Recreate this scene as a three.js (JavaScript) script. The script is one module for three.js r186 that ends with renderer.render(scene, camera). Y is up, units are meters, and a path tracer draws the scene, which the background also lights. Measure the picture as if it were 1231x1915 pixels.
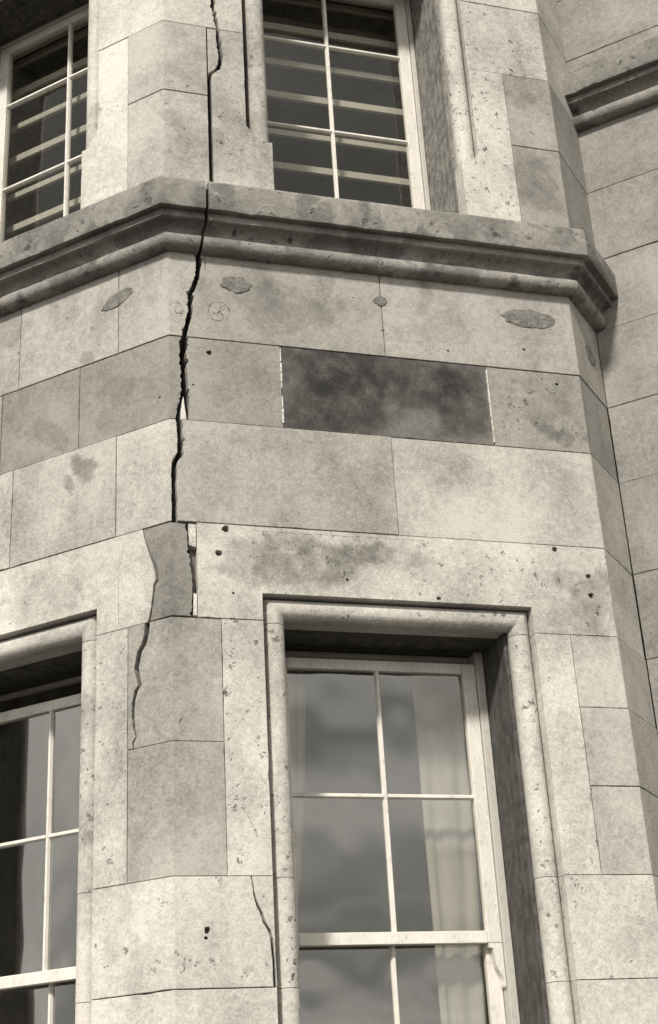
import * as THREE from 'three';
import { toCreasedNormals } from 'three/addons/utils/BufferGeometryUtils.js';
import { RoundedBoxGeometry } from 'three/addons/geometries/RoundedBoxGeometry.js';

// ------------------------------------------------------------------ camera, sky, sun, exposure
const scene = new THREE.Scene();
const YB = 4.0;                                       // height above the ground of the joint at the window springing (y = 0 in the survey)
const camera = new THREE.PerspectiveCamera(39.271, 658 / 1024, 0.1, 3000);
camera.position.set(-1.1135, -2.3922 + YB, 6.2336);
camera.rotation.set(0.42938, -0.29797, -0.05948, 'YXZ');
const renderer = new THREE.WebGLRenderer({ antialias: true });
renderer.setSize(658, 1024);
renderer.toneMapping = THREE.LinearToneMapping;
renderer.toneMappingExposure = 1.6;
renderer.shadowMap.enabled = true;

// seeded noise
function rng(seed) { let a = seed >>> 0; return () => { a = (a + 0x6D2B79F5) >>> 0; let t = a; t = Math.imul(t ^ (t >>> 15), t | 1); t ^= t + Math.imul(t ^ (t >>> 7), t | 61); return ((t ^ (t >>> 14)) >>> 0) / 4294967296; }; }
const LAT = new Float32Array(65536); { const r = rng(77); for (let i = 0; i < 65536; i++) LAT[i] = r() * 2 - 1; }
function vn(x, y) {
  const xi = Math.floor(x), yi = Math.floor(y); let fx = x - xi, fy = y - yi;
  fx = fx * fx * (3 - 2 * fx); fy = fy * fy * (3 - 2 * fy);
  const x0 = xi & 255, x1 = (xi + 1) & 255, y0 = (yi & 255) << 8, y1 = ((yi + 1) & 255) << 8;
  const a = LAT[y0 + x0], b = LAT[y0 + x1], c = LAT[y1 + x0], d = LAT[y1 + x1];
  return a + (b - a) * fx + (c - a) * fy + (a - b - c + d) * fx * fy;
}
function fbm(x, y, o) { let s = 0, a = 0.5; for (let i = 0; i < o; i++) { s += a * vn(x, y); x = x * 2.03 + 17.3; y = y * 2.03 + 9.1; a *= 0.5; } return s; }
const clamp = (x, a = 0, b = 1) => Math.min(b, Math.max(a, x));
const smooth = (a, b, x) => { const t = clamp((x - a) / (b - a)); return t * t * (3 - 2 * t); };

// a bright day of thin drawn-out cloud
{
  const w = 1024, h = 512, data = new Float32Array(w * h * 4);
  for (let j = 0; j < h; j++) {
    const el = (j + 0.5) / h * Math.PI - Math.PI / 2;
    for (let i = 0; i < w; i++) {
      const az = (i + 0.5) / w * Math.PI * 2, ce = Math.cos(el), x = Math.cos(az) * ce, y = Math.sin(el), z = Math.sin(az) * ce;
      let v;
      if (y > 0) {
        const k = 1 / (y + 0.16), px = x * k, pz = z * k;
        const c = fbm(px * 0.9 + 3 + 0.5 * vn(pz, px) + pz * 0.3, pz * 3.4 + 11 + 0.5 * vn(px * 0.8, pz * 0.7), 6) + 0.35 * fbm(px * 0.6, pz * 0.9 + 40, 3);
        const cl = smooth(-0.42, 0.48, c);
        const hi = smooth(0.28, 0.58, y); v = 0.48 - 0.28 * hi + (0.72 - 0.48 * hi) * cl + 0.3 * Math.pow(1 - y, 6);
      } else v = 0.22;
      const o = (j * w + i) * 4; data[o] = v; data[o + 1] = v * 0.965; data[o + 2] = v * 0.895; data[o + 3] = 1;
    }
  }
  const sky = new THREE.DataTexture(data, w, h, THREE.RGBAFormat, THREE.FloatType);
  sky.mapping = THREE.EquirectangularReflectionMapping; sky.magFilter = THREE.LinearFilter; sky.minFilter = THREE.LinearFilter; sky.needsUpdate = true;
  scene.background = sky; scene.environment = sky;
}
const sun = new THREE.DirectionalLight(new THREE.Color().setRGB(1, 0.955, 0.87), 2.8);
sun.position.set(-5.9, 14.8, 9.83); sun.target.position.set(1, 5, 0);
sun.castShadow = true; sun.shadow.radius = 12; sun.shadow.mapSize.set(2048, 2048);
Object.assign(sun.shadow.camera, { left: -10, right: 10, top: 10, bottom: -10, near: 1, far: 40 });
scene.add(sun, sun.target);

// ------------------------------------------------------------------ textures
const SEPIA = [1, 0.950, 0.868];
function pixTex(w, h, fn, srgb) {                       // fn(i, j) -> linear value(s) 0..1
  const d = new Uint8Array(w * h * 4), enc = new Uint8Array(4096);
  for (let i = 0; i < 4096; i++) { const c = i / 4095; enc[i] = Math.round(255 * (srgb ? (c <= 0.0031308 ? 12.92 * c : 1.055 * Math.pow(c, 1 / 2.4) - 0.055) : c)); }
  for (let j = 0; j < h; j++) for (let i = 0; i < w; i++) { const v = enc[(clamp(fn(i, j)) * 4095) | 0], o = (j * w + i) * 4; d[o] = d[o + 1] = d[o + 2] = v; d[o + 3] = 255; }
  const t = new THREE.DataTexture(d, w, h, THREE.RGBAFormat); t.magFilter = THREE.LinearFilter; t.minFilter = THREE.LinearMipmapLinearFilter; t.generateMipmaps = true;
  t.wrapS = t.wrapT = THREE.MirroredRepeatWrapping; if (srgb) t.colorSpace = THREE.SRGBColorSpace; t.needsUpdate = true; return t;
}
// one stone sheet: region in metres, stains = [cx, cy, rx, ry, amount, ragged, rim], pits = [s0, y0, s1, y1, count, rmin, rmax], lines = [[points], half width, amount]
function stoneSheet(seed, s0, y0, ws, hs, W, H, stains, pitZones, lines) {
  const alb = new Float32Array(W * H), hgt = new Float32Array(W * H), R = rng(seed), px = W / ws, py = H / hs, ox = seed * 13.7;
  for (let j = 0; j < H; j++) {
    const y = y0 + j / py;
    for (let i = 0; i < W; i++) {
      const s = s0 + i / px, k = j * W + i;
      const low = fbm(s * 1.7 + ox, y * 1.7, 3), mid = fbm(s * 7 + ox, y * 6 + 5, 4), fine = fbm(s * 42 + ox, y * 42, 3), g = vn(s * 190 + ox, y * 190), st = fbm(s * 14 + ox, y * 1.6 + 30, 3);
      alb[k] = 0.78 + 0.25 * low + 0.19 * fbm(s * 3.9 + ox + 60, y * 3.4, 3) + 0.13 * mid + 0.15 * fine + 0.10 * vn(s * 115 + ox, y * 115 + 3) + 0.07 * g + 0.05 * st + 0.05 * (R() * 2 - 1);
      hgt[k] = 0.62 + 0.16 * fine + 0.10 * g + 0.10 * mid;
    }
  }
  for (const [cx, cy, rx, ry, am, rag = 0.5, f = 5, clip] of stains) {
    const i0 = Math.max(0, ((cx - rx * 1.7 - s0) * px) | 0), i1 = Math.min(W, ((cx + rx * 1.7 - s0) * px) | 0), j0 = Math.max(0, ((cy - ry * 1.7 - y0) * py) | 0), j1 = Math.min(H, ((cy + ry * 1.7 - y0) * py) | 0);
    for (let j = j0; j < j1; j++) for (let i = i0; i < i1; i++) {
      const s = s0 + i / px, y = y0 + j / py; if (clip && (s < clip[0] || s > clip[2] || y < clip[1] || y > clip[3])) continue;
      const d = Math.hypot((s - cx) / rx, (y - cy) / ry) + rag * fbm(s * f + cx * 31, y * f + cy * 17, 4) * 1.6;
      const m = (1 - smooth(0.55, 1.0, d)) * clamp(0.78 + 0.66 * fbm(s * 16 + 3, y * 13, 5) + 0.16 * vn(s * 160, y * 160));
      alb[j * W + i] *= 1 - am * m;
    }
  }
  const dot = (cs, cy, r, am, dp, sq = 1, an = 0) => {
    const rr = r * 2, ca = Math.cos(an), sa = Math.sin(an), i0 = Math.max(0, ((cs - rr - s0) * px) | 0), i1 = Math.min(W - 1, ((cs + rr - s0) * px + 1) | 0), j0 = Math.max(0, ((cy - rr - y0) * py) | 0), j1 = Math.min(H - 1, ((cy + rr - y0) * py + 1) | 0);
    for (let j = j0; j <= j1; j++) for (let i = i0; i <= i1; i++) {
      const a = s0 + i / px - cs, b = y0 + j / py - cy, u = a * ca + b * sa, v = (b * ca - a * sa) * sq, d = Math.hypot(u, v) / r + 0.45 * vn((s0 + i / px) * 130, (y0 + j / py) * 130), m = 1 - smooth(0.55, 1.15, d);
      alb[j * W + i] *= 1 - am * m; hgt[j * W + i] -= dp * m;
    }
  };
  for (const [a, b, c, d, n, r0, r1, am = 0.6] of pitZones) for (let q = 0; q < n; q++) {
    let cs = a + R() * (c - a), cy = b + R() * (d - b); const big = R();
    const r = (r0 + (r1 - r0) * big * big) * 1.15, runs = R() < 0.3 ? 4 : 1, an = R() * 3;
    for (let t = 0; t < runs; t++) { dot(cs, cy, r * (0.6 + 0.6 * R()), am * (0.5 + 0.5 * R()), 0.5, 1 + 1.2 * R(), an); cs += (R() - 0.5) * 0.03; cy += (R() - 0.5) * 0.035; }
  }
  for (const [pts, hw, am] of lines) for (let q = 0; q + 1 < pts.length; q++) {
    const [ax, ay] = pts[q], [bx, by] = pts[q + 1], n = Math.ceil(Math.hypot(bx - ax, by - ay) / (hw * 0.7));
    for (let t = 0; t <= n; t++) { const f = t / n, x = ax + (bx - ax) * f, y = ay + (by - ay) * f; dot(x + 0.4 * hw * vn(x * 90, y * 90), y, hw * (0.75 + 0.4 * vn(x * 60 + 9, y * 60)), am * 0.6, 0.15); }
  }
  const uv = (s, y) => [(s - s0) / ws, (y - y0) / hs];
  return { map: pixTex(W, H, (i, j) => alb[j * W + i], true), bump: pixTex(W, H, (i, j) => hgt[j * W + i], false), uv };
}
const ringMark = (cx, cy, r, sq = 1) => Array.from({ length: 23 }, (_, k) => [cx + r * Math.cos(k / 22 * 6.283) * (1 + 0.06 * Math.sin(k * 2.3)), cy + sq * r * Math.sin(k / 22 * 6.283) * (1 + 0.05 * Math.cos(k * 1.7))]);
const star = (cx, cy, r) => [0.5, 1.25, 2.35].map((a) => [[cx - r * Math.cos(a), cy - r * Math.sin(a)], [cx + r * Math.cos(a) * 0.9, cy + r * Math.sin(a) * 0.9]]);
const DB = [0.5875, 1.0505, 1.7415, 1.5345];           // the sooty block keeps its crust to itself
const sheetLow = stoneSheet(3, -1.45, -2.05, 4.15, 4.15, 2048, 2048, [
  [0.74, 1.30, 0.50, 0.60, 0.55, 0.25, 4, DB], [1.15, 1.46, 0.75, 0.26, 0.55, 0.3, 4, DB], [1.58, 1.28, 0.20, 0.32, 0.6, 0.35, 5, DB], [0.92, 1.22, 0.24, 0.24, 0.35, 0.5, 6, DB], [1.3, 1.36, 0.3, 0.15, 0.35, 0.5, 6, DB], [0.68, 1.1, 0.2, 0.1, 0.3, 0.5, 8, DB],
  [0.74, 0.36, 0.46, 0.16, 0.34, 0.8, 5], [0.66, 0.37, 0.30, 0.09, 0.35, 0.9, 8], [0.98, 0.38, 0.14, 0.07, 0.45, 0.6, 9], [0.62, 0.28, 0.24, 0.08, 0.3, 0.7, 8], [1.15, 0.36, 0.2, 0.07, 0.2, 0.7, 8],
  [2.17, 0.17, 0.17, 0.22, 0.45, 0.4, 6], [2.10, 0.30, 0.14, 0.08, 0.3, 0.5, 6], [2.0, 0.12, 0.10, 0.12, 0.3, 0.5, 7],
  [-0.52, 0.93, 0.13, 0.08, 0.5, 0.6, 8], [-0.63, 0.86, 0.05, 0.07, 0.4, 0.5, 8], [-0.53, 1.585, 0.06, 0.05, 0.32, 0.4, 9],
  [0.42, 1.86, 0.20, 0.13, 0.20, 0.8, 6], [0.62, 1.70, 0.30, 0.16, 0.22, 0.8, 5], [0.95, 1.85, 0.16, 0.12, 0.15, 0.8, 6], [1.5, 1.75, 0.2, 0.2, 0.16, 0.8, 6], [0.28, 1.70, 0.12, 0.12, 0.12, 0.6, 8],
  [0.52, 1.96, 0.05, 0.16, 0.25, 0.5, 8], [0.86, 1.95, 0.07, 0.2, 0.2, 0.6, 7], [1.42, 1.97, 0.06, 0.18, 0.25, 0.6, 8], [1.62, 1.9, 0.04, 0.2, 0.2, 0.6, 9], [-0.7, 1.93, 0.1, 0.16, 0.22, 0.7, 7], [-0.12, 1.92, 0.06, 0.16, 0.15, 0.6, 8], [-1.05, 1.9, 0.12, 0.15, 0.25, 0.7, 6], [1.1, 0.86, 0.3, 0.1, 0.12, 0.7, 5], [-0.9, 0.75, 0.2, 0.16, 0.15, 0.7, 5],
  [2.05, 1.36, 0.22, 0.18, 0.25, 0.8, 6], [2.15, 1.15, 0.14, 0.07, 0.35, 0.9, 14], [-0.30, 1.32, 0.16, 0.18, 0.2, 0.8, 6], [-0.8, 1.25, 0.16, 0.2, 0.25, 0.9, 6], [0.3, 1.3, 0.2, 0.2, 0.12, 0.7, 7],
  [0.45, 0.95, 0.3, 0.08, 0.12, 0.8, 5], [1.5, 0.95, 0.35, 0.09, 0.15, 0.8, 5], [0.9, 0.75, 0.4, 0.14, 0.08, 0.8, 4],
  [-0.75, 0.28, 0.3, 0.12, 0.18, 0.8, 6], [-0.05, 0.3, 0.08, 0.16, 0.15, 0.6, 9], [-0.03, 0.05, 0.08, 0.05, 0.2, 0.6, 9],
  [-0.33, -1.45, 0.09, 0.2, 0.22, 0.4, 7], [-0.2, -1.55, 0.07, 0.16, 0.15, 0.4, 7], [0.33, -1.6, 0.06, 0.03, 0.25, 0.6, 14], [-0.53, -0.4, 0.06, 0.3, 0.25, 0.9, 9], [-0.53, -1.15, 0.06, 0.2, 0.3, 0.9, 10], [0.51, -0.9, 0.05, 0.4, 0.15, 0.9, 9],
], [
  [0.25, -1.2, 0.44, 0, 60, 0.003, 0.012, 0.6], [0.45, -1.67, 0.58, 0, 60, 0.003, 0.011, 0.6], [1.72, -1.67, 1.84, 0.12, 75, 0.003, 0.012, 0.65], [1.85, -1.67, 2.04, 0, 30, 0.003, 0.009, 0.5],
  [1.2, 0.02, 2.3, 0.47, 75, 0.003, 0.012, 0.6], [0.13, 0.02, 1.2, 0.47, 45, 0.002, 0.008, 0.55], [-0.6, -1.2, -0.44, 0.1, 40, 0.003, 0.011, 0.6], [-0.44, -1.67, -0.25, 0, 35, 0.003, 0.010, 0.6],
  [1.8, 1.07, 2.3, 1.5, 40, 0.003, 0.010, 0.55], [-1.4, 1.55, 0.1, 2.04, 22, 0.003, 0.010, 0.5], [0.15, 1.55, 2.3, 2.04, 26, 0.002, 0.008, 0.5], [-1.4, 0.02, -0.2, 0.47, 35, 0.002, 0.009, 0.5],
  [-0.25, -1.65, 0.44, -1.2, 30, 0.002, 0.009, 0.5], [-1.4, 0.5, 2.3, 1.5, 22, 0.002, 0.006, 0.45], [1.85, -1.67, 2.4, -1.2, 30, 0.002, 0.008, 0.45],
], [
  [ringMark(0.265, 1.705, 0.056, 1.05), 0.0028, 0.6], ...star(0.265, 1.705, 0.034).map((l) => [l, 0.0035, 0.95]),
  [ringMark(0.040, 1.692, 0.040, 1.05), 0.0025, 0.5], [ringMark(0.052, 1.690, 0.020, 1.1), 0.0025, 0.5],
  [[[0.193, 2.06], [0.197, 2.0], [0.196, 1.95]], 0.0022, 0.9], [[[-0.309, 0.25], [-0.310, 0.15], [-0.308, 0.03]], 0.0022, 0.8], [[[2.045, -0.78], [2.03, -0.83], [2.022, -0.88]], 0.0016, 0.8], [[[0.41, 0.462], [1.2, 0.467], [1.3, 0.466]], 0.0018, 0.6],
  [[[0.03, -0.52], [0.045, -0.49]], 0.003, 0.9], [[[0.2, -0.02], [0.205, -0.12], [0.21, -0.2]], 0.0012, 0.4], [[[0.405, 0.94], [0.403, 0.82]], 0.0012, 0.5],
  [[[0.39, -0.73], [0.43, -0.8]], 0.0013, 0.6], [[[0.33, -0.92], [0.37, -1.0], [0.38, -1.03]], 0.004, 0.8],
]);
const sheetUp = stoneSheet(5, -1.45, 2.2, 4.15, 2.6, 2048, 1283, [
  [-0.36, 2.72, 0.10, 0.12, 0.10, 0.8, 8], [0.12, 2.75, 0.16, 0.18, 0.22, 0.9, 8], [0.14, 3.25, 0.16, 0.2, 0.2, 0.9, 8], [0.36, 2.9, 0.12, 0.3, 0.16, 0.9, 9], [-0.47, 3.1, 0.05, 0.12, 0.4, 0.7, 12],
  [2.2, 3.4, 0.2, 0.12, 0.25, 0.8, 6], [2.15, 2.7, 0.16, 0.2, 0.3, 0.9, 6], [0.53, 3.2, 0.08, 0.5, 0.25, 0.6, 9], [0.55, 2.65, 0.1, 0.15, 0.15, 0.8, 10],
], [
  [1.66, 2.5, 1.82, 4, 80, 0.003, 0.012, 0.6], [1.82, 2.5, 2.06, 3.56, 75, 0.003, 0.012, 0.6], [1.82, 3.56, 2.4, 4.1, 60, 0.003, 0.012, 0.6], [0.26, 2.5, 0.46, 3.6, 35, 0.003, 0.010, 0.5], [0.46, 2.5, 0.6, 3.6, 50, 0.002, 0.009, 0.5],
  [-0.5, 2.5, 0.2, 3.6, 30, 0.002, 0.008, 0.5], [2.06, 2.5, 2.4, 3.56, 20, 0.002, 0.008, 0.5],
], []);
const sheetBand = stoneSheet(9, 0, 0, 3, 1.5, 2048, 1024, [
  [0.3, 0.2, 0.35, 0.16, 0.45, 1, 8], [0.9, 0.5, 0.4, 0.2, 0.45, 1, 8], [1.7, 0.3, 0.5, 0.2, 0.42, 1, 8], [2.5, 0.6, 0.4, 0.25, 0.45, 1, 8], [0.5, 1.0, 0.4, 0.2, 0.45, 1, 7], [1.5, 1.0, 0.5, 0.2, 0.45, 1, 8], [2.4, 1.2, 0.4, 0.2, 0.45, 1, 8],
  [0.2, 0.7, 0.3, 0.25, 0.4, 1, 14], [1.2, 0.75, 0.3, 0.2, 0.4, 1, 14], [2.0, 0.8, 0.3, 0.2, 0.4, 1, 14],
], [[0, 0, 3, 1.5, 420, 0.004, 0.018, 0.5]], []);
const sootMap = pixTex(512, 512, (i, j) => { const s = i / 256, y = j / 256; return 0.52 + 0.20 * fbm(s * 15, y * 3.5, 4) + 0.36 * fbm(s * 9 + 7, y * 7, 5) + 0.16 * vn(s * 110, y * 60) + (fbm(s * 40 + 3, y * 5 + 1, 3) > 0.33 ? 0.25 : 0); }, true);
const sootBump = pixTex(512, 512, (i, j) => 0.5 + 0.4 * fbm(i / 9, j / 22, 4), false);
sootMap.wrapS = sootMap.wrapT = sootBump.wrapS = sootBump.wrapT = THREE.MirroredRepeatWrapping;
const cementMap = pixTex(256, 256, (i, j) => 0.7 + 0.35 * fbm(i / 22, j / 22, 4) + 0.2 * vn(i / 3, j / 3), true);
const cementBump = pixTex(256, 256, (i, j) => 0.5 + 0.5 * fbm(i / 9, j / 9, 4), false);
const paintMap = pixTex(256, 256, (i, j) => 0.88 + 0.16 * fbm(i / 30, j / 90, 3) + 0.07 * vn(i / 2, j / 9) - (fbm(i / 7 + 50, j / 11, 3) > 0.38 ? 0.13 : 0), true);
const clothMap = pixTex(256, 256, (i, j) => 0.86 + 0.1 * fbm(i / 24, j / 60, 3) + 0.08 * Math.sin(i * 1.57) * Math.sin(j * 1.57), true);
const gravelMap = pixTex(512, 512, (i, j) => 0.6 + 0.35 * fbm(i / 40, j / 40, 4) + 0.3 * vn(i / 4, j / 4), true);
gravelMap.wrapS = gravelMap.wrapT = THREE.RepeatWrapping; gravelMap.repeat.set(200, 200);

// ------------------------------------------------------------------ materials
const mat = (v, o = {}) => { const m = new THREE.MeshStandardMaterial({ roughness: 0.92, side: THREE.DoubleSide, ...o }); m.color.setRGB(v * SEPIA[0], v * SEPIA[1], v * SEPIA[2]); return m; };
const stoneM = (sh, b = 0.004) => mat(0.62, { map: sh.map, bumpMap: sh.bump, bumpScale: b, vertexColors: true });
const M = {
  low: stoneM(sheetLow), up: stoneM(sheetUp), band: stoneM(sheetBand, 0.006),
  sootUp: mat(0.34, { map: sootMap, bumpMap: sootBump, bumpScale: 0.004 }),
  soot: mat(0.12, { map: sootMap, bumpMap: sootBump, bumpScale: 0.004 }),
  cement: mat(0.245, { map: cementMap, bumpMap: cementBump, bumpScale: 0.004 }),
  lime: mat(0.78, { map: cementMap, bumpMap: cementBump, bumpScale: 0.003 }),
  core: mat(0.40, { map: cementMap }),
  paint: mat(0.80, { map: paintMap, bumpMap: paintMap, bumpScale: 0.0008, roughness: 0.62 }),
  oldPaint: mat(0.55, { map: paintMap, roughness: 0.6 }),
  room: mat(0.42, { map: cementMap }),
  cloth: (() => { const m = new THREE.MeshPhysicalMaterial({ map: clothMap, roughness: 1, transmission: 0.45, thickness: 0, side: THREE.DoubleSide }); m.color.setRGB(0.57, 0.54, 0.495); return m; })(),
  glass: (() => { const m = new THREE.MeshPhysicalMaterial({ roughness: 0.015, transmission: 1, thickness: 0, ior: 1.75 }); m.color.setRGB(0.93, 0.93, 0.9); return m; })(),
  gravel: mat(0.08, { map: gravelMap, roughness: 1 }),
};

// ------------------------------------------------------------------ wall planes folded round the bay
const Q = Math.SQRT1_2, RF = 0.006;
class Fold {                                           // a plan polyline; s runs along it, s = 0 at vertex `zero`; outward is to the left-hand side of (-tz, tx)
  constructor(verts, zero) {
    this.v = verts; this.seg = []; this.at = [0];
    for (let i = 0; i + 1 < verts.length; i++) { const dx = verts[i + 1][0] - verts[i][0], dz = verts[i + 1][1] - verts[i][1], l = Math.hypot(dx, dz); this.seg.push({ t: [dx / l, dz / l], n: [-dz / l, dx / l] }); this.at.push(this.at[i] + l); }
    const z = this.at[zero]; this.at = this.at.map((a) => a - z);
    this.cuts = this.at.slice(1, -1).flatMap((a) => [a - RF, a - RF / 3, a + RF / 3, a + RF]);
  }
  map(s, y, off) {
    const A = this.at; let k = 0; while (k < this.seg.length - 1 && s > A[k + 1]) k++;
    for (let c = 1; c < A.length - 1; c++) if (Math.abs(s - A[c]) < RF) {
      const a = this.seg[c - 1], b = this.seg[c], u = (s - A[c] + RF) / (2 * RF), V = this.v[c], w0 = RF * (1 - u) * (1 - u), w2 = RF * u * u;
      const x = V[0] - w0 * a.t[0] + w2 * b.t[0], z = V[1] - w0 * a.t[1] + w2 * b.t[1];
      let nx = a.n[0] * (1 - u) + b.n[0] * u, nz = a.n[1] * (1 - u) + b.n[1] * u; const l = Math.hypot(nx, nz); nx /= l; nz /= l;
      return { p: [x + nx * off, y + YB, z + nz * off], n: [nx, 0, nz] };
    }
    const g = this.seg[k], d = s - A[k];
    return { p: [this.v[k][0] + g.t[0] * d + g.n[0] * off, y + YB, this.v[k][1] + g.t[1] * d + g.n[1] * off], n: [g.n[0], 0, g.n[1]] };
  }
  miter(c, off) { const a = this.seg[c - 1].n, b = this.seg[c].n, k = 1 / (1 + a[0] * b[0] + a[1] * b[1]); return [this.v[c][0] + (a[0] + b[0]) * k * off, this.v[c][1] + (a[1] + b[1]) * k * off]; }
}
const W = 2.3, DR = 0.46, LL = 2.14;
const planA = [[-LL * Q, -LL * Q - 2.6], [-LL * Q, -LL * Q], [0, 0], [W, 0], [W + DR * Q, -DR * Q]];
const low = new Fold(planA, 2);
const UO = 0.08;                                       // the upper storey stands this much proud of the lower
const up = new Fold([[planA[0][0] - UO, planA[0][1]], low.miter(1, UO), low.miter(2, UO), low.miter(3, UO), [W + DR * Q + UO * Q, -DR * Q + UO * Q]], 2);
const wing = new Fold([[W + DR * Q, -DR * Q], [W + DR * Q + 3.2 * Q, -DR * Q + 3.2 * Q]], 0);
const UW = up.at[3], UR = up.at[4], LR = low.at[4];

class Mesher {
  constructor() { this.p = []; this.n = []; this.u = []; this.c = []; }
  v(p, n, u, c) { this.p.push(...p); this.n.push(...n); this.u.push(...u); this.c.push(c, c, c); }
  tri(a, b, c, t, n) {                                // a = {p, uv}; one flat normal, or each vertex its own
    if (!n) { const x = (i) => b.p[i] - a.p[i], y = (i) => c.p[i] - a.p[i]; n = [x(1) * y(2) - x(2) * y(1), x(2) * y(0) - x(0) * y(2), x(0) * y(1) - x(1) * y(0)]; const l = Math.hypot(...n) || 1; n = n.map((q) => q / l); }
    for (const q of [a, b, c]) this.v(q.p, q.n || n, q.uv, t);
  }
  quad(a, b, c, d, t) { this.tri(a, b, c, t); this.tri(a, c, d, t); }
  geo() { const g = new THREE.BufferGeometry(); g.setAttribute('position', new THREE.Float32BufferAttribute(this.p, 3)); g.setAttribute('normal', new THREE.Float32BufferAttribute(this.n, 3)); g.setAttribute('uv', new THREE.Float32BufferAttribute(this.u, 2)); g.setAttribute('color', new THREE.Float32BufferAttribute(this.c, 3)); return g; }
}
function insetPoly(poly, d) {
  const n = poly.length, out = [];
  for (let i = 0; i < n; i++) {
    const a = poly[(i + n - 1) % n], b = poly[i], c = poly[(i + 1) % n];
    let ux = b[0] - a[0], uy = b[1] - a[1], vx = c[0] - b[0], vy = c[1] - b[1]; const lu = Math.hypot(ux, uy) || 1, lv = Math.hypot(vx, vy) || 1; ux /= lu; uy /= lu; vx /= lv; vy /= lv;
    let nx = -uy - vy, ny = ux + vx; const k = d / Math.max(0.5, (nx * nx + ny * ny) / 2) ; out.push([b[0] + nx * k, b[1] + ny * k]);
  }
  return out;
}
function clipS(poly, c, keepLess) {
  const out = [], n = poly.length, side = (q) => (keepLess ? c - q[0] : q[0] - c);
  for (let i = 0; i < n; i++) { const a = poly[i], b = poly[(i + 1) % n], da = side(a), db = side(b); if (da >= 0) out.push(a); if ((da > 0 && db < 0) || (da < 0 && db > 0)) { const t = da / (da - db); out.push([c, a[1] + (b[1] - a[1]) * t]); } }
  return out;
}
const areaOf = (p) => { let a = 0; for (let i = 0; i < p.length; i++) { const q = p[(i + 1) % p.length]; a += p[i][0] * q[1] - q[0] * p[i][1]; } return a / 2; };
const BR = rng(2024);
const taken = {};
const numbered = (n) => { const k = taken[n] = (taken[n] ?? -1) + 1; return k ? `${n}_${String(k).padStart(3, '0')}` : n; };
function put(name, geo, m, parent, label) {
  const o = new THREE.Mesh(geo, m); o.name = numbered(name); o.castShadow = o.receiveShadow = true; if (label) o.userData.label = label; parent.add(o); return o;
}
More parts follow.
